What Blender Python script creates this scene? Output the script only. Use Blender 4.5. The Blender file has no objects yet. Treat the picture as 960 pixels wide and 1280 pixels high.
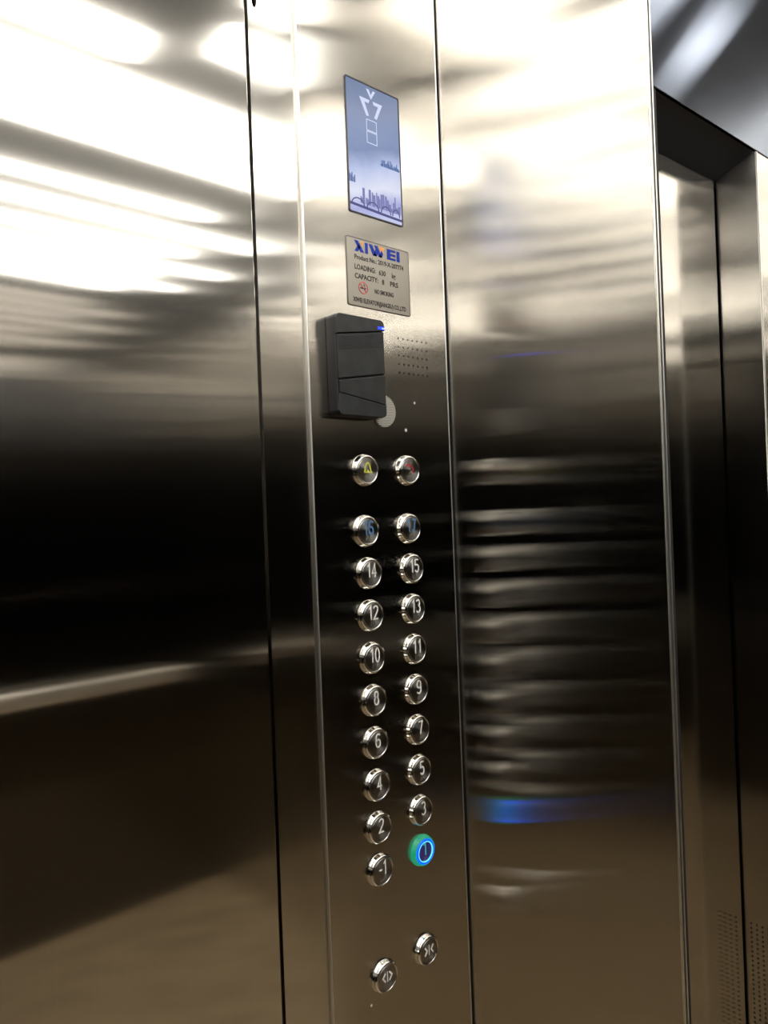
import bpy, bmesh, math, random
from mathutils import Vector, Matrix
random.seed(4)
SC = bpy.context.scene
COL = SC.collection
EYE = 1.45                      # camera height above the lift floor

# ------------------------------------------------------------------ camera
yaw, pitch, roll = 0.743172772, 0.000904, -0.0382606
f_ = Vector((math.sin(yaw)*math.cos(pitch), math.cos(yaw)*math.cos(pitch), math.sin(pitch)))
rt = Vector((math.cos(yaw), -math.sin(yaw), 0)); up = rt.cross(f_)
c_, s_ = math.cos(roll), math.sin(roll)
R_ = c_*rt + s_*up; U_ = -s_*rt + c_*up
cam = bpy.data.cameras.new('camera'); cam.sensor_fit = 'VERTICAL'
cam.sensor_height = 36; cam.lens = 955.19/1280*36; cam.clip_start = .02
co = bpy.data.objects.new('camera', cam); COL.objects.link(co)
co.matrix_world = Matrix(((R_.x, U_.x, -f_.x, 0), (R_.y, U_.y, -f_.y, 0), (R_.z, U_.z, -f_.z, EYE), (0, 0, 0, 1)))
SC.camera = co
# ------------------------------------------------------------------ world, exposure
w = bpy.data.worlds.new('world'); SC.world = w; w.use_nodes = True
w.node_tree.nodes['Background'].inputs[0].default_value = (.02, .02, .02, 1)
w.node_tree.nodes['Background'].inputs[1].default_value = .3
SC.view_settings.view_transform = 'Standard'; SC.view_settings.look = 'None'
SC.view_settings.exposure = 0.0; SC.view_settings.gamma = 1
SC.view_settings.use_curve_mapping = False
LAMP = 8.5                     # ceiling tube radiance
SC.cycles.max_bounces = 10; SC.cycles.glossy_bounces = 8; SC.cycles.diffuse_bounces = 3
SC.cycles.use_denoising = True
SC.cycles.caustics_reflective = True
SC.cycles.blur_glossy = 0.0
SC.cycles.sample_clamp_indirect = 12

# ------------------------------------------------------------------ materials
def mat(name):
    m = bpy.data.materials.new(name); m.use_nodes = True
    nt = m.node_tree; nt.nodes.clear()
    o = nt.nodes.new('ShaderNodeOutputMaterial')
    return m, nt, o
def N(nt, t, **k):
    n = nt.nodes.new(t)
    for a, v in k.items(): setattr(n, a, v)
    return n
def steel(name, col=(.60, .575, .53), rough=.115, aniso=.85, grain='V', wave=.0010, seed=0.0, wz=11.0, wx=.8, broad=.07, fine=.05):
    """brushed stainless sheet: long grain, slight buckling of the thin sheet"""
    m, nt, o = mat(name); L = nt.links
    tc = N(nt, 'ShaderNodeNewGeometry')
    mp = N(nt, 'ShaderNodeMapping'); mp.inputs['Location'].default_value = (seed, seed*1.7, seed*.6)
    mp.inputs['Scale'].default_value = (wx, wx, wz); L.new(tc.outputs['Position'], mp.inputs['Vector'])
    no = N(nt, 'ShaderNodeTexNoise'); no.inputs['Scale'].default_value = 1.0
    no.inputs['Detail'].default_value = 1.0; no.inputs['Roughness'].default_value = .35
    L.new(mp.outputs[0], no.inputs['Vector'])
    bp = N(nt, 'ShaderNodeBump'); bp.inputs['Strength'].default_value = 1; bp.inputs['Distance'].default_value = wave
    ml = N(nt, 'ShaderNodeMath', operation='MULTIPLY'); ml.inputs[1].default_value = .05*20*1.0
    L.new(no.outputs[0], ml.inputs[0]); L.new(ml.outputs[0], bp.inputs['Height'])
    # fine grain in the colour
    mg = N(nt, 'ShaderNodeMapping')
    mg.inputs['Scale'].default_value = (900, 900, 6) if grain == 'V' else (8, 8, 900)
    L.new(tc.outputs['Position'], mg.inputs['Vector'])
    ng = N(nt, 'ShaderNodeTexNoise'); ng.inputs['Scale'].default_value = 1; ng.inputs['Detail'].default_value = 2
    L.new(mg.outputs[0], ng.inputs['Vector'])
    mr = N(nt, 'ShaderNodeMapRange'); mr.inputs['To Min'].default_value = 1-fine; mr.inputs['To Max'].default_value = 1+fine
    L.new(ng.outputs[0], mr.inputs['Value'])
    vm = N(nt, 'ShaderNodeVectorMath', operation='SCALE'); vm.inputs[0].default_value = col
    L.new(mr.outputs[0], vm.inputs['Scale'])
    if grain == 'V':
        tg = N(nt, 'ShaderNodeCombineXYZ'); tg.inputs[2].default_value = 1; tout = tg.outputs[0]
    else:
        cr = N(nt, 'ShaderNodeVectorMath', operation='CROSS_PRODUCT'); cr.inputs[1].default_value = (0, 0, 1)
        L.new(tc.outputs['True Normal'], cr.inputs[0]); tout = cr.outputs[0]
    def gl(r, a):
        g = N(nt, 'ShaderNodeBsdfAnisotropic'); g.distribution = 'GGX'
        g.inputs['Roughness'].default_value = r; g.inputs['Anisotropy'].default_value = a
        L.new(vm.outputs[0], g.inputs['Color']); L.new(bp.outputs[0], g.inputs['Normal']); L.new(tout, g.inputs['Tangent'])
        return g
    g1 = gl(rough, aniso); g2 = gl(.34, .66)
    mx = N(nt, 'ShaderNodeMixShader'); mx.inputs[0].default_value = broad
    L.new(g1.outputs[0], mx.inputs[1]); L.new(g2.outputs[0], mx.inputs[2]); L.new(mx.outputs[0], o.inputs[0])
    return m
def plain(name, col, rough=.5, metal=0.0, emit=None, es=0.0, coat=0.0, noise=0.0, nscale=60, bump=0.0, spec=.5, alpha=1):
    m, nt, o = mat(name); L = nt.links
    p = N(nt, 'ShaderNodeBsdfPrincipled'); L.new(p.outputs[0], o.inputs[0])
    p.inputs['Base Color'].default_value = (*col, 1); p.inputs['Roughness'].default_value = rough
    p.inputs['Metallic'].default_value = metal; p.inputs['Coat Weight'].default_value = coat
    p.inputs['Specular IOR Level'].default_value = spec
    if emit: p.inputs['Emission Color'].default_value = (*emit, 1); p.inputs['Emission Strength'].default_value = es
    if noise or bump:
        tc = N(nt, 'ShaderNodeNewGeometry'); no = N(nt, 'ShaderNodeTexNoise'); no.inputs['Scale'].default_value = nscale
        no.inputs['Detail'].default_value = 4; L.new(tc.outputs['Position'], no.inputs['Vector'])
        if noise:
            cr = N(nt, 'ShaderNodeValToRGB'); cr.color_ramp.elements[0].position = .3; cr.color_ramp.elements[1].position = .75
            cr.color_ramp.elements[0].color = (*[c*(1-noise) for c in col], 1)
            cr.color_ramp.elements[1].color = (*[min(1, c*(1+noise)) for c in col], 1)
            L.new(no.outputs[0], cr.inputs[0]); L.new(cr.outputs[0], p.inputs['Base Color'])
        if bump:
            b = N(nt, 'ShaderNodeBump'); b.inputs['Distance'].default_value = bump
            L.new(no.outputs[0], b.inputs['Height']); L.new(b.outputs[0], p.inputs['Normal'])
    return m
def emitter(name, col, s):
    m, nt, o = mat(name); e = N(nt, 'ShaderNodeEmission')
    e.inputs[0].default_value = (*col, 1); e.inputs[1].default_value = s
    nt.links.new(e.outputs[0], o.inputs[0]); return m

M = {}
M['wall'] = steel('brushed_steel_side_wall', rough=.07, aniso=.70, wave=.0005, seed=3.1)
M['strip'] = steel('brushed_steel_strip', rough=.095, aniso=.78, seed=7.7)
M['panel'] = steel('brushed_steel_control_panel', rough=.10, aniso=.82, seed=11.3)
M['return'] = steel('brushed_steel_return', rough=.125, aniso=.87, wave=.0004, wz=8, seed=21.9)
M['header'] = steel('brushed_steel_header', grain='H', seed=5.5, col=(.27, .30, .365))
M['door'] = steel('brushed_steel_door', rough=.07, aniso=.70, wave=.0005, seed=31.0)
M['jamb'] = steel('brushed_steel_jamb', seed=41.0)
M['soffit'] = plain('dark_soffit', (.065, .08, .115), .5)  # one even dark bluish tone for the underside of the header
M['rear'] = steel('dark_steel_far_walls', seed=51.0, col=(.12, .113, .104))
M['gap'] = plain('black_joint', (.006, .006, .006), .8)
M['floor'] = plain('beige_stone_floor', (.35, .265, .165), .35, noise=.25, nscale=9)
M['ceiling'] = plain('ceiling_panel', (.30, .30, .30), .45)
M['tube'] = emitter('lit_tube', (1, .965, .90), LAMP)
M['rail'] = plain('satin_handrail', (.97, .91, .82), .33, metal=.85)
M['chrome'] = plain('chrome', (.86, .85, .82), .13, metal=1)
M['edge'] = plain('polished_edge', (.85, .84, .80), .36, metal=1)
M['digit'] = plain('engraved_fill_white', (.95, .94, .91), .4)
M['blue_ink'] = plain('worn_blue_ink', (.10, .24, .48), .5)
M['yellow'] = plain('yellow_ink', (.75, .74, .08), .45)
M['red'] = plain('red_ink', (.45, .03, .04), .5)
M['dot'] = plain('braille_metal', (.75, .74, .70), .3, metal=1)
M['reader'] = plain('black_reader_plastic', (.012, .014, .0155), .45, noise=.55, nscale=70)
M['reader_side'] = plain('black_reader_body', (.010, .010, .011), .5)
M['groove'] = plain('reader_groove', (.003, .003, .003), .7)
M['led'] = emitter('blue_led', (.01, .02, 1.0), 7)
M['led2'] = emitter('pale_blue_led', (.25, .35, 1.0), 2.2)
M['disc'] = plain('ribbed_pale_plastic', (.55, .54, .50), .4)
M['disc_dark'] = plain('ribbed_disc_recess', (.16, .155, .14), .6)
M['plate'] = steel('matt_name_plate', col=(.27, .25, .22), rough=.42, aniso=.3, wave=0, broad=.6)
M['logo_blue'] = plain('logo_blue', (.018, .045, .36), .6, spec=.15)
M['logo_orange'] = plain('logo_orange', (.72, .36, .12), .6, spec=.15)
M['text'] = plain('plate_black_print', (.03, .026, .024), .7, spec=.1)
M['print_red'] = plain('plate_red_print', (.55, .05, .05), .6)
M['smudge'] = plain('white_speck', (.6, .6, .58), .6)

def brushed_cap():
    """turned steel face: concentric brushing around the button's own axis"""
    m, nt, o = mat('turned_steel_cap'); L = nt.links
    tc = N(nt, 'ShaderNodeTexCoord')
    g = N(nt, 'ShaderNodeBsdfAnisotropic'); g.distribution = 'GGX'
    g.inputs['Roughness'].default_value = .30; g.inputs['Anisotropy'].default_value = .62
    g.inputs['Color'].default_value = (.40, .39, .375, 1)
    cr = N(nt, 'ShaderNodeVectorMath', operation='CROSS_PRODUCT'); cr.inputs[1].default_value = (0, 1, 0)
    L.new(tc.outputs['Object'], cr.inputs[0])
    vt = N(nt, 'ShaderNodeVectorTransform', vector_type='VECTOR', convert_from='OBJECT', convert_to='WORLD')
    L.new(cr.outputs[0], vt.inputs[0]); L.new(vt.outputs[0], g.inputs['Tangent'])
    L.new(g.outputs[0], o.inputs[0]); return m
M['cap'] = brushed_cap()

def screen_mat():
    """lit display picture: blue sky paling to white mist at the bottom"""
    m, nt, o = mat('lit_display'); L = nt.links
    tc = N(nt, 'ShaderNodeTexCoord'); sp = N(nt, 'ShaderNodeSeparateXYZ'); L.new(tc.outputs['Object'], sp.inputs[0])
    mr = N(nt, 'ShaderNodeMapRange'); mr.inputs['From Min'].default_value = -.0795; mr.inputs['From Max'].default_value = .0795
    L.new(sp.outputs['Z'], mr.inputs['Value'])
    no = N(nt, 'ShaderNodeTexNoise'); no.inputs['Scale'].default_value = 22; no.inputs['Detail'].default_value = 3
    L.new(tc.outputs['Object'], no.inputs['Vector'])
    ad = N(nt, 'ShaderNodeMath', operation='MULTIPLY_ADD'); ad.inputs[1].default_value = .16; L.new(no.outputs[0], ad.inputs[0])
    sb = N(nt, 'ShaderNodeMath', operation='SUBTRACT'); sb.inputs[1].default_value = .08; L.new(mr.outputs[0], sb.inputs[0]); L.new(sb.outputs[0], ad.inputs[2])
    # lateral: deeper blue towards the right middle
    ax = N(nt, 'ShaderNodeMath', operation='MULTIPLY_ADD'); ax.inputs[1].default_value = -1.6; L.new(sp.outputs['X'], ax.inputs[0]); L.new(ad.outputs[0], ax.inputs[2])
    cr = N(nt, 'ShaderNodeValToRGB'); L.new(ax.outputs[0], cr.inputs[0]); e = cr.color_ramp.elements
    e[0].position = 0; e[0].color = (.62, .66, .95, 1); e[1].position = 1; e[1].color = (.20, .27, .44, 1)
    for p, c in ((.10, (.40, .43, .80)), (.22, (.72, .76, .95)), (.40, (.36, .46, .78)), (.52, (.08, .17, .42)), (.66, (.13, .22, .46)), (.82, (.22, .28, .47))):
        x = e.new(p); x.color = (*c, 1)
    p = N(nt, 'ShaderNodeBsdfPrincipled'); p.inputs['Base Color'].default_value = (.01, .01, .012, 1)
    p.inputs['Roughness'].default_value = .12; L.new(cr.outputs[0], p.inputs['Emission Color']); p.inputs['Emission Strength'].default_value = .85
    L.new(p.outputs[0], o.inputs[0]); return m
M['screen'] = screen_mat()
M['scr_line'] = emitter('display_line', (.72, .78, 1.0), .95)
M['scr_city'] = emitter('display_city', (.30, .31, .62), .75)
M['scr_city2'] = emitter('display_city_dark', (.14, .14, .34), .75)
M['scr_tree'] = emitter('display_marks', (.16, .24, .50), .75)
M['bezel'] = plain('display_bezel', (.02, .02, .025), .3)
M['glow_green'] = plain('lit_green_ring', (.02, .10, .07), .35, emit=(.005, .42, .20), es=.6)
M['glow_blue'] = plain('lit_blue_ring', (.01, .02, .3), .35, emit=(.0, .025, 1.0), es=5.0)
M['glow_core'] = emitter('lit_ring_core', (.10, .55, 1.0), 2.0)
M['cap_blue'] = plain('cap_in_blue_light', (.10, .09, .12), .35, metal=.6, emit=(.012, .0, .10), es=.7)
M['digit_teal'] = plain('teal_numeral', (.1, .45, .42), .5, emit=(.02, .40, .36), es=.5)

# ------------------------------------------------------------------ helpers
def tag(o, label=None, cat=None, group=None, kind=None):
    if label: o['label'] = label
    if cat: o['category'] = cat
    if group: o['group'] = group
    if kind: o['kind'] = kind
    return o
def link(name, me, m=None, parent=None, loc=(0, 0, 0), rotz=0.0, smooth=False):
    o = bpy.data.objects.new(name, me); COL.objects.link(o)
    if me is not None and m is not None: me.materials.clear(); me.materials.append(m)
    if smooth and me is not None:
        for p in me.polygons: p.use_smooth = True
    o.location = loc; o.rotation_euler = (0, 0, rotz)
    if parent is not None: o.parent = parent
    return o
def empty(name, loc=(0, 0, 0), rotz=0.0, parent=None):
    o = bpy.data.objects.new(name, None); COL.objects.link(o); o.empty_display_size = .05
    o.location = loc; o.rotation_euler = (0, 0, rotz)
    if parent is not None: o.parent = parent
    return o
def bm_mesh(name, bm):
    bmesh.ops.recalc_face_normals(bm, faces=bm.faces)
    me = bpy.data.meshes.new(name); bm.to_mesh(me); bm.free(); return me
def box_bm(x0, x1, y0, y1, z0, z1, bev=0.0, seg=2, bm=None):
    nb = bm is None
    if nb: bm = bmesh.new()
    r = bmesh.ops.create_cube(bm, size=1)
    for v in r['verts']:
        v.co = Vector(((x0+x1)/2+v.co.x*(x1-x0), (y0+y1)/2+v.co.y*(y1-y0), (z0+z1)/2+v.co.z*(z1-z0)))
    if bev:
        es = list({e for v in r['verts'] for e in v.link_edges})
        bmesh.ops.bevel(bm, geom=es, offset=bev, segments=seg, profile=.5, affect='EDGES', clamp_overlap=True)
    return bm
def box(name, x0, x1, y0, y1, z0, z1, m, parent=None, bev=0.0, **k):
    return link(name, bm_mesh(name, box_bm(x0, x1, y0, y1, z0, z1, bev)), m, parent, **k)
def rrect(cx, cz, w, h, r, n=6):
    pts = []
    for (sx, sz, a0) in ((1, 1, 0), (-1, 1, 90), (-1, -1, 180), (1, -1, 270)):
        for i in range(n+1):
            a = math.radians(a0+90*i/n)
            pts.append((cx+sx*(w/2-r)+r*math.cos(a), cz+sz*(h/2-r)+r*math.sin(a)))
    return pts
def circ(cx, cz, r, n=12): return [(cx+r*math.cos(2*math.pi*i/n), cz+r*math.sin(2*math.pi*i/n)) for i in range(n)]
def sheet_mesh(name, loops, thick, bevel=0.0):
    """flat sheet in local x/z with real holes; front faces -y at y = 0, back at y = +thick"""
    cu = bpy.data.curves.new(name, 'CURVE'); cu.dimensions = '2D'; cu.fill_mode = 'BOTH'
    cu.extrude = thick/2-bevel; cu.bevel_depth = bevel; cu.bevel_resolution = 2; cu.offset = -bevel
    for lp in loops:
        s = cu.splines.new('POLY'); s.points.add(len(lp)-1); s.use_cyclic_u = True
        for i, p in enumerate(lp): s.points[i].co = (p[0], p[1], 0, 1)
    o = bpy.data.objects.new(name, cu)
    me = bpy.data.meshes.new_from_object(o)
    bpy.data.objects.remove(o); bpy.data.curves.remove(cu)
    for v in me.vertices:
        x, y, z = v.co; v.co = (x, -z+thick/2, y)
    me.update(); return me
def text_mesh(s, size, width=1.0, extrude=.0001, fit=None, bold=0.0, shear=0.0):
    cu = bpy.data.curves.new('print', 'FONT'); cu.body = s; cu.size = size; cu.extrude = extrude
    cu.offset = bold; cu.shear = shear; cu.resolution_u = 3
    o = bpy.data.objects.new('print', cu)
    me = bpy.data.meshes.new_from_object(o)
    bpy.data.objects.remove(o); bpy.data.curves.remove(cu)
    xs = [v.co.x for v in me.vertices]; x0, x1 = min(xs), max(xs)
    k = width if fit is None else fit/(x1-x0)
    for v in me.vertices:
        x, y, z = v.co; v.co = ((x-x0)*k, -z, y)
    me.update(); return me
def poly_prism(name, polys, y0, y1):
    bm = bmesh.new()
    for pl in polys:
        a = [bm.verts.new((x, y0, z)) for x, z in pl]; b = [bm.verts.new((x, y1, z)) for x, z in pl]
        bm.faces.new(a); bm.faces.new(b[::-1]); n = len(pl)
        for i in range(n): bm.faces.new((a[i], a[(i+1) % n], b[(i+1) % n], b[i]))
    return bm_mesh(name, bm)
def stroke_polys(path, w):
    """mitred ribbon quads along an open path"""
    out = []; n = len(path); P = [Vector(p) for p in path]; Ls = []; Rs = []
    for i in range(n):
        d0 = (P[i]-P[i-1]).normalized() if i else (P[1]-P[0]).normalized()
        d1 = (P[i+1]-P[i]).normalized() if i < n-1 else d0
        t = (d0+d1); t = t.normalized() if t.length > 1e-6 else d0
        nn = Vector((-t.y, t.x)); k = 1/max(.45, nn.dot(Vector((-d0.y, d0.x))))
        Ls.append(P[i]+nn*w/2*k); Rs.append(P[i]-nn*w/2*k)
    for i in range(n-1): out.append([tuple(Ls[i]), tuple(Ls[i+1]), tuple(Rs[i+1]), tuple(Rs[i])])
    return out
def lathe(name, prof, n=40):
    """profile of (radius, y) pairs turned around the y axis; y grows away from the viewer"""
    bm = bmesh.new(); rings = []
    for r, y in prof:
        rings.append([bm.verts.new((0, y, 0))] if r < 1e-6 else [bm.verts.new((r*math.cos(2*math.pi*i/n), y, r*math.sin(2*math.pi*i/n))) for i in range(n)])
    for a, b in zip(rings, rings[1:]):
        for i in range(n):
            j = (i+1) % n
            if len(a) == 1 and len(b) == 1: continue
            if len(a) == 1: bm.faces.new((a[0], b[i], b[j]))
            elif len(b) == 1: bm.faces.new((a[i], b[0], a[j]))
            else: bm.faces.new((a[i], b[i], b[j], a[j]))
    return bm_mesh(name, bm)

# ------------------------------------------------------------------ plan (metres, z from floor)
YS = .6832          # side wall face
YC = .6792          # control panel face
XR = .7500          # return panel face (faces -x)
YE = .3868          # front edge of the return panel
ZT = 2.30           # ceiling height
DA = math.atan2(.3776-.3867, 1.004-.7535)      # doorway wall leans two degrees
def dwall(name, me, m, parent=None, **k):      # anything built in doorway coordinates
    o = link(name, me, m, parent, **k); return o

# floor, ceiling
tag(box('floor', -1.74, 1.62, -1.46, 1.0, -.05, 0, M['floor']), kind='structure')
tag(box('ceiling', -1.74, 1.62, -1.46, 1.0, ZT, ZT+.05, M['ceiling']), kind='structure')
# far walls behind and beside the viewer (seen only as reflections)
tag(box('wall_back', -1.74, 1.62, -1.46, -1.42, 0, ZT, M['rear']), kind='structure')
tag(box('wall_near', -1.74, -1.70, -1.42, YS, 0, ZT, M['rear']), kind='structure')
tag(box('wall_right', 1.58, 1.62, -1.42, .44, 0, ZT, M['return']), kind='structure')

# left side wall: dark backing, a wide sheet, a joint, a narrow sheet
wl = tag(box('wall_left', -1.70, .76, YS+.020, YS+.06, 0, ZT, M['gap']), kind='structure')
box('panel', -1.70, .4546, YS, YS+.0195, .012, ZT-.004, M['wall'], wl, bev=.0012)
oval = [(x, z) for x, z in ((.4668+.0032*math.cos(a), EYE+.5552+.0085*math.sin(a)) for a in [i*math.pi/8 for i in range(16)])]
me = sheet_mesh('narrow_panel', [[(.4583, .012), (.5185, .012), (.5185, ZT-.004), (.4583, ZT-.004)], oval], .0195, 0)
link('panel', me, M['strip'], wl, loc=(0, YS, 0))

# control panel sheet
cp = empty('control_panel', (.634, YC, 0))
tag(cp, 'tall brushed steel control panel sheet carrying the display, plate and all the round buttons', 'control panel')
holes = []
for r in range(5):
    for c in range(7):
        x = .6590+.0495*c/6; z = EYE+.2152-.0425*r/4
        holes.append(circ(x, z, .00125, 8))
loops = [[(.5185, .012), (.7472, .012), (.7472, ZT-.004), (.5185, ZT-.004)]]+holes
loops = [[(x-.634, z) for x, z in l] for l in loops]
link('faceplate', sheet_mesh('faceplate', loops, .0012, 0), M['panel'], cp)
for x in (-.1150, .1118): box('folded_edge', x-.0005, x+.0005, .0014, .0039, .012, ZT-.004, M['edge'], cp)
for x in (-.1150, .1118):
    link('edge_bead', lathe('edge_bead', [(0, -1.13), (.0012, -1.13), (.0012, 1.13), (0, 1.13)], 16), M['edge'], cp, loc=(x, .0008, 1.16), smooth=False).rotation_euler = (math.pi/2, 0, 0)
box('speaker_backing', .652-.634, .716-.634, .0022, .008, EYE+.165, EYE+.222, M['gap'], cp)
# thin trim between control panel and return
tag(box('trim_1', .7476, .7500, YC+.0015, YC+.02, .0, ZT, M['gap']), kind='structure')

# return panel, perpendicular, standing towards the viewer
rp = tag(box('wall_return', XR+.0005, XR+.018, YE+.001, .70, 0, ZT, M['gap']), kind='structure')
bm = box_bm(XR, XR+.0018, YE, YC-.0002, .012, ZT-.004, .0007)
link('panel', bm_mesh('return_panel', bm), M['return'], rp)
box('edge_fold', XR-.0002, XR+.0030, YE-.0012, YE+.0002, .012, ZT-.004, M['edge'], rp, bev=.0004)
box('edge_fold', XR+.0062, XR+.0085, YE-.0016, YE+.004, .012, ZT-.004, M['edge'], rp, bev=.0005)

# doorway wall: header over a shallow recess, sloping jamb, closed door leaf
ds = Vector((math.cos(DA), math.sin(DA), 0)); dn = Vector((math.sin(DA), -math.cos(DA), 0))   # along, towards viewer
P0 = Vector((.7590, .3865, 0)); HZ = EYE+.4359
def dl(s, n, z=0): v = P0+ds*s-dn*n; return Vector((v.x, v.y, z))      # n = depth behind the header face
def prism(name, pts, z0, z1, m, parent, bev=0.0):
    bm = bmesh.new(); a = [bm.verts.new((p.x, p.y, z0)) for p in pts]; b = [bm.verts.new((p.x, p.y, z1)) for p in pts]
    bm.faces.new(a); bm.faces.new(b[::-1]); n = len(pts)
    for i in range(n): bm.faces.new((a[i], a[(i+1) % n], b[(i+1) % n], b[i]))
    if bev: bmesh.ops.bevel(bm, geom=list(bm.edges), offset=bev, segments=2, profile=.5, affect='EDGES')
    return link(name, bm_mesh(name, bm), m, parent)
jf = .2455; dep = .0494; jb = .2456; HB = EYE+.4180
wf = tag(prism('wall_front', [dl(0, .075), dl(.81, .075), dl(.81, .11), dl(0, .11)], 0, ZT, M['gap'], None), kind='structure')
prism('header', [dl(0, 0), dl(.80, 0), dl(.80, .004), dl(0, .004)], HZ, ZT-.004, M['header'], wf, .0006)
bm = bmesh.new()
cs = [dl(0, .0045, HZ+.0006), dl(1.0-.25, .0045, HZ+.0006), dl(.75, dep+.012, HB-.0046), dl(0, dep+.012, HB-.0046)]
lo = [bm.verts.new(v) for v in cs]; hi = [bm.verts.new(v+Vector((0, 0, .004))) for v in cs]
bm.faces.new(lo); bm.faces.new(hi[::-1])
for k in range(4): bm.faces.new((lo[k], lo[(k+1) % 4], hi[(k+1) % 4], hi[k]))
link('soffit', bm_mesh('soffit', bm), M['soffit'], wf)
prism('panel', [dl(jf+.0005, .0), dl(.80, .0), dl(.80, .003), dl(jf+.0005, .003)], .012, HZ-.0016, M['return'], wf, .0006)
prism('edge_fold', [dl(jf-.002, -.0006), dl(jf+.0004, -.0006), dl(jf+.0004, .003), dl(jf-.002, .003)], .012, HZ-.0016, M['edge'], wf)
tag(prism('door_1', [dl(-.0, dep+.004), dl(jb-.0062, dep+.004), dl(jb-.0062, dep+.0055), dl(-.0, dep+.0055)], .008, HB-.0035, M['door'], None), kind='structure')
# perforated jamb, built flat then turned into place
a = dl(jf-.0015, .0008); b = dl(jb, dep+.003); jl = (b-a).length; ja = math.atan2(b.y-a.y, b.x-a.x)
jh = []
for c in range(4):
    for r in range(34):
        z = EYE-.549-.0061*r; x = jl-.0090-.0072*c
        jh.append(circ(x, z, .0014, 6))
me = sheet_mesh('jamb', [[(0, .012), (jl, .012), (jl, HB-.001), (0, HZ-.001)]]+jh, .0015)
jo = link('jamb', me, M['jamb'], wf, loc=(a.x, a.y, 0), rotz=ja)

# ceiling light: rows of narrow lit bars set in a steel tray
cl = empty('ceiling_light', (0, 0, ZT)); tag(cl, 'ceiling light of many narrow white bars, seen mirrored in the upper steel', 'ceiling light')
def lit(x0, x1, y0, y1):
    link('light_bar', bm_mesh('light_bar', box_bm(x0, x1, y0, y1, -.022, 0, .003)), M['tube'], cl)
for x1, wd in ((.03, .12), (-.24, .09), (-.46, .07), (-.70, .06), (-.96, .05), (-1.22, .04), (-1.48, .03)):
    lit(x1-wd, x1, .16, .56)
lit(.10, 1.34, -.26, -.16); lit(.10, 1.34, -.09, -.01); lit(.05, .62, .06, .14)
lit(.72, 1.20, .17, .25); lit(.70, 1.15, .32, .37); lit(.12, .26, .38, .62); lit(.34, .60, .46, .60)
for y1, h_, xe in ((-.50, .030, 1.10), (-.66, .028, 1.38), (-.82, .022, 1.20), (-.97, .018, 1.42), (-1.10, .014, 1.20), (-1.21, .012, 1.36), (-1.31, .012, 1.18)):
    for x0, x1 in ((.26, xe), (-.42, .06), (-1.4, -.75)): lit(x0, x1, y1-h_, y1)
lit(1.36, 1.42, .07, .14)

# handrail on the far wall
hr = empty('handrail', (.0, -1.36, EYE-.575)); tag(hr, 'satin steel flat handrail on the far wall, seen as a pale streak', 'handrail')
link('rail', bm_mesh('rail', box_bm(-1.5, 1.42, -.030, .012, -.035, .035, .018, 4)), M['rail'], hr)
for x in (-1.3, 0, 1.2):
    link('bracket', bm_mesh('bracket', box_bm(x-.012, x+.012, -.06, -.012, -.012, .012, .002)), M['edge'], hr)

# ------------------------------------------------------------------ numerals
def arc(cx, cz, rx, rz, a0, a1, n=9): return [(cx+rx*math.cos(math.radians(a0+(a1-a0)*i/n)), cz+rz*math.sin(math.radians(a0+(a1-a0)*i/n))) for i in range(n+1)]
W = .42   # digit width for height 1, centred at x = 0, z 0..1
G = {
 '1': [[(-.14, .78), (.04, .97), (.04, 0)]],
 '2': [arc(0, .76, .2, .22, 165, -10)+[(.16, .58), (-.2, .03), (.22, .03)]],
 '3': [arc(-.01, .75, .18, .22, 150, -60)+arc(-.01, .27, .21, .26, 70, -150)],
 '4': [[(.08, 0), (.08, .97), (-.2, .28), (.24, .28)]],
 '5': [[(.19, .97), (-.15, .97), (-.17, .56)]+arc(0, .30, .2, .29, 115, -145)],
 '6': [arc(.02, .74, .2, .23, 30, 175, 6)+arc(0, .29, .2, .28, 180, 530, 14)],
 '7': [[(-.2, .96), (.2, .96), (-.02, 0)]],
 '8': [arc(0, .75, .17, .22, -90, 270, 14), arc(0, .28, .2, .27, 90, 450, 14)],
 '9': [arc(0, .71, .2, .28, 0, 350, 14), arc(0, .71, .2, .28, 0, -5, 1)+arc(-.02, .26, .22, .25, 0, -150, 7)],
 '0': [arc(0, .5, .19, .49, 90, 450, 18)],
 '-': [[(-.16, .42), (.12, .42)]],
}
def glyph_polys(s, h, w, cx, cz, adv=None):
    adv = adv or .50; out = []; n = len(s)
    for k, ch in enumerate(s):
        ox = (k-(n-1)/2)*adv
        for path in G[ch]:
            out += stroke_polys([(cx+(x+ox)*h, cz+(z-.5)*h) for x, z in path], w)
    return out
FY = -.0066     # cap face depth in front of the panel
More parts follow.
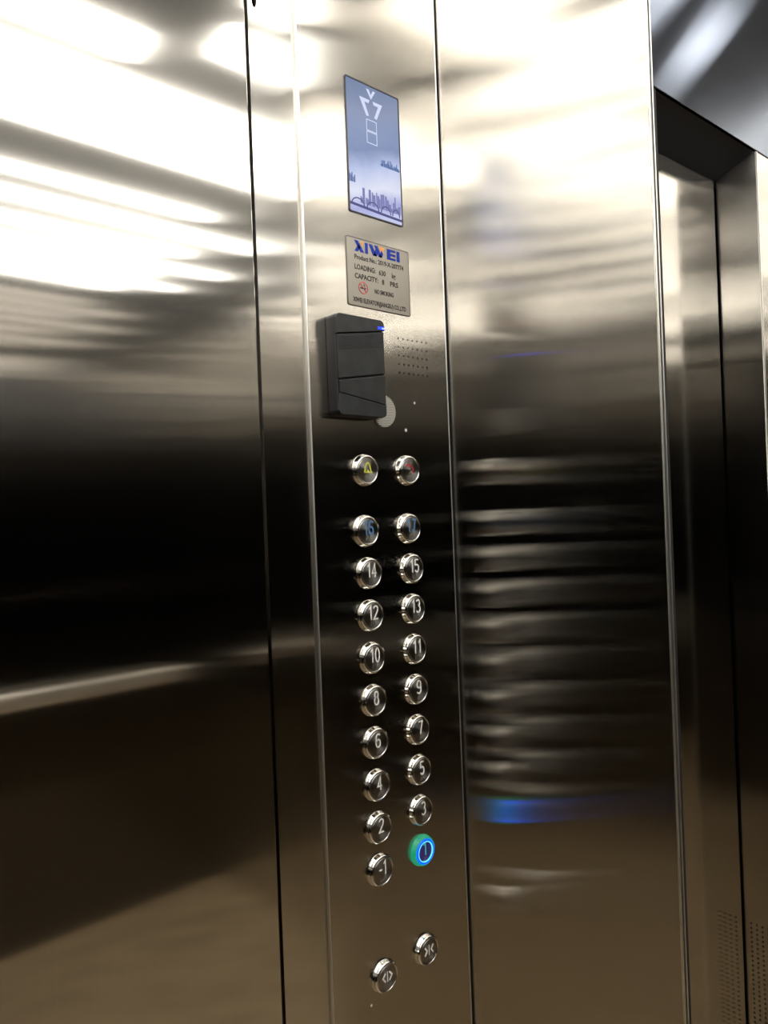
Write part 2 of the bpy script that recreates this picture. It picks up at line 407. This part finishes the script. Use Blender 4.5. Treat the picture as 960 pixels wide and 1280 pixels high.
def button(x, z, kind, label, lit=False):
    t = empty('elevator_button', (x, YC, EYE+z))
    tag(t, label, 'button', 'round steel push buttons')
    ring = lathe('ring', [(.0190, 0), (.0190, -.0008), (.0182, -.0016), (.0178, -.0050), (.0172, -.0061), (.0160, -.0068), (.0152, -.0066), (.0149, -.0060), (.0148, -.0045)], 48)
    link('ring', ring, M['glow_green'] if lit else M['chrome'], t, smooth=True)
    if lit:
        link('light_ring', lathe('light_ring', [(.0152, -.0066), (.0150, -.0074), (.0126, -.0076), (.0124, -.0066)], 48), M['glow_blue'], t, smooth=True)['label'] = 'glowing blue ring'
        link('light_ring_core', lathe('light_ring_core', [(.0128, -.0070), (.0126, -.0079), (.0118, -.0079), (.0116, -.0066)], 48), M['glow_core'], t, smooth=True)['label'] = 'pale blue glowing inner ring'
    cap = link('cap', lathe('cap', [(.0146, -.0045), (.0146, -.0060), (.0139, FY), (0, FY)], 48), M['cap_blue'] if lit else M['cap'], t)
    y0, y1 = FY-.00025, FY+.0001
    dm = M['digit']
    if kind == 'bell':
        b = [(-.0062, -.0025), (-.0045, -.001), (-.0036, .004), (-.002, .0075), (0, .0088), (.002, .0075), (.0036, .004), (.0045, -.001), (.0062, -.0025), (-.0062, -.0025)]
        po = stroke_polys([(x_, z_) for x_, z_ in b], .0013)+[circ(0, -.0010, .0014, 8)]
        nm, dm = 'bell_symbol', M['yellow']
    elif kind == 'phone':
        po = stroke_polys([(-.006, .0055), (-.0035, .0072), (0, .006), (.004, .003), (.0062, -.001), (.0055, -.003)], .0019)
        po += [[(-.0072, .006), (-.0040, .0048), (-.0046, .0028), (-.0070, .0040)], [(.0072, -.0005), (.0040, -.0002), (.0032, -.0030), (.0056, -.0042)]]
        nm, dm = 'handset_symbol', M['red']
    elif kind in ('open', 'close'):
        s = -1 if kind == 'open' else 1
        po = stroke_polys([(0, .0075), (0, -.0045)], .0011)
        if kind == 'open':
            po += stroke_polys([(-.0030, .0065), (-.0072, .0015), (-.0030, -.0038)], .0019)+stroke_polys([(.0030, .0065), (.0072, .0015), (.0030, -.0038)], .0019)
        else:
            po += stroke_polys([(-.0075, .0065), (-.0036, .0015), (-.0075, -.0038)], .0019)+stroke_polys([(.0075, .0065), (.0036, .0015), (.0075, -.0038)], .0019)
        nm = 'door_symbol'
    else:
        po = glyph_polys(kind, .0160, .0017, 0, .0036, .50 if '-' not in kind else .42)
        nm = 'numeral'
        if kind in ('16', '17'): dm = M['blue_ink']
        if lit: dm = M['digit_teal']
    o = link(nm, poly_prism(nm, po, y0, y1), dm, t)
    if dm is not M['digit']: o['label'] = {'bell': 'yellow bell', 'phone': 'red telephone handset', '16': 'worn blue 16', '17': 'worn blue 17', '1': 'teal 1'}.get(kind, kind)
    # braille dots in two or three cells
    BR = {'1': (1,), '2': (1, 2), '3': (1, 4), '4': (1, 4, 5), '5': (1, 5), '6': (1, 2, 4), '7': (1, 2, 4, 5), '8': (1, 2, 5), '9': (2, 4), '0': (2, 4, 5), '#': (3, 4, 5, 6), '-': (3, 6)}
    cells = [BR['#']]+[BR[c] for c in kind] if kind[0] in '-0123456789' else [(1, 3, 4), (1, 5), (2, 4, 6)]
    bm = bmesh.new(); n = len(cells)
    for k, cl in enumerate(cells):
        for d in cl:
            dx = (k-(n-1)/2)*.0040+(-.0007 if d <= 3 else .0007); dz = -.0074-((d-1) % 3)*.0015
            r = bmesh.ops.create_icosphere(bm, subdivisions=1, radius=.00042)
            for v in r['verts']: v.co = Vector((v.co.x+dx, v.co.y*.7+FY, v.co.z+dz))
    link('braille', bm_mesh('braille', bm), M['dot'], t)['kind'] = 'stuff'
    return t
XL, XC = .5947, .6655
WD = {14: 'fourteen', 12: 'twelve', 10: 'ten', 8: 'eight', 6: 'six', 4: 'four', 2: 'two', -1: 'minus one', 15: 'fifteen', 13: 'thirteen', 11: 'eleven', 9: 'nine', 7: 'seven', 5: 'five', 3: 'three', 1: 'one'}
ORD = ('first', 'second', 'third', 'fourth', 'fifth', 'sixth', 'seventh', 'eighth')
button(XL+.0002, .0508, 'bell', 'round steel alarm button with a yellow bell, top left of the button field')
button(XC-.0008, .0512, 'phone', 'round steel intercom button with a red telephone handset, top right of the button field')
button(XL-.0022, -.0208, '16', 'round steel floor button with worn blue numeral sixteen, under the alarm button')
button(XC-.0025, -.0208, '17', 'round steel floor button with worn blue numeral seventeen, under the telephone button')
for i, n in enumerate((14, 12, 10, 8, 6, 4, 2, -1)):
    button(XL, -.0707-.05*i, str(n), f'round steel floor button with white numeral {WD[n]}, left column, {ORD[i]} below the blue sixteen')
for i, n in enumerate((15, 13, 11, 9, 7, 5, 3, 1)):
    button(XC, -.0707-.05*i, str(n), f'round steel floor button with white numeral {WD[n]}, right column, {ORD[i]} below the blue seventeen' if n != 1 else 'lit floor button one glowing blue and green at the foot of the right column', lit=(n == 1))
button(.5953, -.5462, 'open', 'round steel door-open button at the bottom left, lowest of all the buttons')
button(.6658, -.5442, 'close', 'round steel door-close button with inward arrows at the bottom right')

# ------------------------------------------------------------------ display
d = empty('display_screen', (.6305, YC, EYE+.4363))
tag(d, 'tall blue lit floor display with a white down arrow and figure 8', 'display')
link('bezel', sheet_mesh('bezel', [rrect(0, 0, .0880, .1610, .003), rrect(0, 0, .0850, .1578, .002)], .0016), M['bezel'], d, loc=(0, -.0012, 0))
link('glass', sheet_mesh('glass', [rrect(0, 0, .0848, .1576, .002)], .0008), M['screen'], d, loc=(0, -.0006, 0))
def S(x, z): return (x-.6305, z-.4363)
yy0, yy1 = -.0009, -.0005
V = [[S(.6205, .5112), S(.6245, .5112), S(.6278, .5052), S(.6311, .5112), S(.6351, .5112), S(.6278, .5000)]]
Lw = [[S(.6090, .4985), S(.6252, .4985), S(.6238, .4945), S(.6168, .4945), S(.6235, .4790), S(.6195, .4782)]]
Rw = [[S(.6306, .4985), S(.6460, .4985), S(.6362, .4782), S(.6322, .4790), S(.6392, .4945), S(.6320, .4945)]]
link('arrow', poly_prism('arrow', [V[0][:3]+[V[0][5]], V[0][2:6], Lw[0][:4], [Lw[0][0], Lw[0][3], Lw[0][4], Lw[0][5]], [Rw[0][0], Rw[0][1], Rw[0][4], Rw[0][5]], [Rw[0][1], Rw[0][2], Rw[0][3], Rw[0][4]]], yy0, yy1), M['scr_line'], d)
lw = .0009
po = []
for x0, x1, z0, z1 in ((.6193, .6352, .4612, .4742), (.6193, .6352, .4462, .4598)):
    po += stroke_polys([S(x0, z1), S(x1, z1), S(x1, z0), S(x0, z0), S(x0, z1)], lw)
link('figure', poly_prism('figure', po, yy0, yy1), M['scr_line'], d)
def skyline(z, x0, x1, hs, w_):
    out = []; x = x0
    while x < x1:
        h = random.uniform(*hs); ww = random.uniform(*w_); ww = min(ww, x1-x)
        out.append([S(x, z), S(x+ww, z), S(x+ww, z+h), S(x, z+h)]); x += ww*random.uniform(1.0, 1.6)
    return out
link('city_skyline', poly_prism('city_skyline', skyline(.3700, .605, .6715, (.004, .020), (.0012, .004)), yy0, yy1), M['scr_city'], d)
br = stroke_polys([S(.5885, .3665), S(.612, .3655), S(.64, .3640), S(.6725, .3630)], .0030)
for cx, rx in ((.601, .010), (.6245, .0095), (.646, .008), (.663, .006)):
    br += stroke_polys([S(x, z) for x, z in arc(cx, .3660, rx, .0085, 180, 0, 8)], .0013)
link('bridge', poly_prism('bridge', br, yy0-.0001, yy1), M['scr_city2'], d)
link('marks', poly_prism('marks', skyline(.4235, .640, .672, (.002, .010), (.0006, .0016))+skyline(.392, .5878, .598, (.003, .012), (.0006, .0016)), yy0, yy1), M['scr_tree'], d)['kind'] = 'stuff'

# ------------------------------------------------------------------ name plate
p = empty('name_plate', (.5790, YC, EYE+.2445))
tag(p, 'small steel maker and capacity plate with blue and orange lettering under the display', 'plate')
link('plate', sheet_mesh('plate', [rrect(.0513, .0408, .1026, .0816, .003)], .0009, .0002), M['plate'], p, loc=(0, -.0009, 0))
bo = sheet_mesh('border', [rrect(.0513, .0408, .1022, .0812, .003), rrect(.0513, .0408, .1010, .0800, .0026)], .0002)
link('border', bo, M['text'], p, loc=(0, -.0011, 0))
def word(s, x, z, size, fit, m, nm='lettering', bold=.00018):
    me = text_mesh(s, size, fit=fit, extrude=.00008, bold=bold)
    o = link(nm, me, m, p, loc=(x, -.0010, z)); return o
# bold logo: blue letters with orange wedges
lz, lh, y0, y1 = .0655, .0128, -.0013, -.0008
bl = []; orr = []
def q4(a, b, c, d_): return [(a, lz), (b, lz), (d_, lz+lh), (c, lz+lh)]
bl += [q4(.0225, .0282, .0130, .0187)]                       # X, long stroke
bl += [[(.0130, lz), (.0185, lz), (.0222, lz+.0052), (.0192, lz+.0088)]]
orr += [[(.0222, lz+lh), (.0278, lz+lh), (.0248, lz+.0058)]]
bl += [q4(.0298, .0342, .0298, .0342)]                       # I
bl += [q4(.0425, .0485, .0358, .0410)]                       # W
bl += [[(.0425, lz), (.0485, lz), (.0498, lz+.0040), (.0470, lz+.0090)]]
bl += [q4(.0520, .0570, .0445, .0498)]
bl += [[(.0520, lz), (.0570, lz), (.0590, lz+.0045), (.0566, lz+.0090)]]
orr += [[(.0512, lz+lh), (.0618, lz+lh), (.0575, lz+.0032)]]
ex = .0655
bl += [[(ex, lz), (ex+.0055, lz), (ex+.0055, lz+lh), (ex, lz+lh)]]
for k in range(3):
    zz = lz+k*(lh-.0028)/2; bl += [[(ex+.0054, zz), (ex+.0142, zz), (ex+.0142, zz+.0028), (ex+.0054, zz+.0028)]]
bl += [[(.0818, lz), (.0868, lz), (.0868, lz+lh), (.0818, lz+lh)]]
link('logo', poly_prism('logo', bl, y0, y1), M['logo_blue'], p)
for w_ in orr: link('logo_wedge', poly_prism('logo_wedge', [w_], y0+.00012, y1), M['logo_orange'], p)['label'] = 'orange wedge of the logo'
word('Product No.: 2019-X-207774', .0128, .0563, .0078, .0800, M['text'])
word('LOADING:', .0125, .0444, .0084, .0330, M['text']); word('630', .0510, .0437, .0084, .0110, M['text']); word('kg', .0725, .0437, .0084, .0062, M['text'])
word('CAPACITY:', .0122, .0335, .0084, .0370, M['text']); word('8', .0555, .0330, .0084, .0036, M['text']); word('PRS', .0690, .0330, .0084, .0135, M['text'])
word('NO SMOKING', .0430, .0200, .0074, .0310, M['text'])
word('XIWEI ELEVATOR(JIANGSU) CO.,LTD', .0080, .0055, .0076, .0865, M['text'])
sg = []
sg += stroke_polys([(.0247+x, .0233+z) for x, z in circ(0, 0, .0068, 24)+[(.0068, 0)]], .0009)+stroke_polys([(.0247-.0046, .0233+.0046), (.0247+.0046, .0233-.0046)], .0009)
link('no_smoking_ring', poly_prism('no_smoking_ring', sg, -.0013, -.0008), M['print_red'], p)['label'] = 'red no smoking ring'
cg = [[(.0203, .0222), (.0290, .0222), (.0290, .0236), (.0203, .0236)]]+stroke_polys([(.0268, .0242), (.0272, .0258), (.0258, .0268), (.0262, .0282)], .0006)
link('cigarette', poly_prism('cigarette', cg, -.0012, -.0008), M['text'], p)

# ------------------------------------------------------------------ card reader
r = empty('card_reader', (.5812, YC, EYE+.1693))
tag(r, 'black plastic card reader box with a small blue light, mounted over the control panel', 'card reader')
link('housing', sheet_mesh('housing', [rrect(0, 0, .0730, .1150, .0055)], .0165, .0015), M['reader_side'], r, loc=(0, -.0165, 0))
FR = -.0200
def face_piece(nm, pts, y=FR, m='reader'):
    bm = bmesh.new(); a_ = [bm.verts.new((x, y, z)) for x, z in pts]; b_ = [bm.verts.new((x, -.0160, z)) for x, z in pts]
    bm.faces.new(a_); bm.faces.new(b_[::-1]); n_ = len(pts)
    for i in range(n_): bm.faces.new((a_[i], a_[(i+1) % n_], b_[(i+1) % n_], b_[i]))
    bmesh.ops.recalc_face_normals(bm, faces=bm.faces)
    es = [e for e in bm.edges if all(abs(v.co.y-y) < 1e-6 for v in e.verts)]
    bmesh.ops.bevel(bm, geom=es, offset=.0006, segments=2, profile=.5, affect='EDGES')
    return link(nm, bm_mesh(nm, bm), M[m], r)
def rz(x, z): return (x-.5812, z-.1693)
HX, HZ2, rr = .0362, .0572, .0055
# corners
def corner(sx, sz, n=5):
    return [(sx*(HX-rr)+rr*math.cos(math.radians(a_)), sz*(HZ2-rr)+rr*math.sin(math.radians(a_))) for a_ in ([i*90/n for i in range(n+1)] if (sx, sz) == (1, 1) else [90+i*90/n for i in range(n+1)] if (sx, sz) == (-1, 1) else [180+i*90/n for i in range(n+1)] if (sx, sz) == (-1, -1) else [270+i*90/n for i in range(n+1)])]
zl1, zr1 = .0340, .0452          # first groove heights left/right (local)
zl2, zr2 = -.0178, -.0063
face_piece('top_cover', corner(1, 1)+corner(-1, 1)+[(-HX, zl1), (HX, zr1)])
face_piece('front_cover', [(HX-.0008, zr1-.0012), (-HX+.0008, zl1-.0012), (-HX+.0008, zl2+.0010), (HX-.0008, zr2+.0010)], FR+.0006)
zl3, zr3 = -.0325, -.0425
face_piece('middle_cover', [(HX-.0008, zr2-.0012), (-HX+.0020, zl2-.0012), (-HX+.0020, zl3+.0003), (HX-.0008, zr3+.0003)], FR+.0004)
face_piece('bottom_cover', [(HX, zr3-.0003), (-HX+.0014, zl3-.0003)]+corner(-1, -1)+corner(1, -1), FR+.0008)
# raised diamond lozenges moulded along the top of the front cover
bm = bmesh.new()
for i in range(26):
    for j in range(9):
        x = -.0330+.0026*i+(.0013 if j % 2 else 0); z = .0372+x*.155-.0017*j-.0020
        if abs(x) > .0345: continue
        vs = [bm.verts.new((x+a_, FR+.0004, z+b_)) for a_, b_ in ((.0009, 0), (0, .0011), (-.0009, 0), (0, -.0011))]; tp = bm.verts.new((x, FR-.0001, z))
        for k in range(4): bm.faces.new((vs[k], vs[(k+1) % 4], tp))
link('raised_lozenges', bm_mesh('raised_lozenges', bm), M['reader'], r)['kind'] = 'stuff'
box('status_light', .0262, .0362, FR-.0004, FR+.0008, .0452+.0012, .0452+.0040, M['led'], r)['label'] = 'small lit blue status light'
box('status_light_lens', .0318, .0364, FR-.0005, FR+.0006, .0452+.0016, .0452+.0034, M['led2'], r)

# ribbed disc half behind the reader
d2 = empty('ribbed_disc', (.6290, YC, EYE+.1228)); tag(d2, 'pale ribbed round disc peeping out behind the lower right corner of the card reader', 'disc')
link('base', lathe('base', [(.0198, 0), (.0198, -.0008), (.0190, -.0016), (.0180, -.0016), (0, -.0014)], 40), M['disc_dark'], d2)
for k in range(-9, 10):
    z = k*.0020; hw = math.sqrt(max(0, .0188**2-z*z))
    if hw > .003: link('rib', bm_mesh('rib', box_bm(-hw, hw, -.0024, -.0015, z-.0006, z+.0006)), M['disc'], d2)

# small pale raised specks on the control panel
for i, (x, z, s) in enumerate(((.6665, .1015, .0022), (.6834, .1365, .0016), (.5745, -.572, .0016))):
    o = link('pale_speck', lathe('pale_speck', [(s, 0), (s*.8, -.0003), (0, -.0004)], 9), M['smudge'], None, loc=(x, YC, EYE+z))
    tag(o, ('pale speck on the panel below the ribbed disc', 'pale speck on the panel under the speaker holes', 'pale speck beside the door-open button')[i], 'speck')
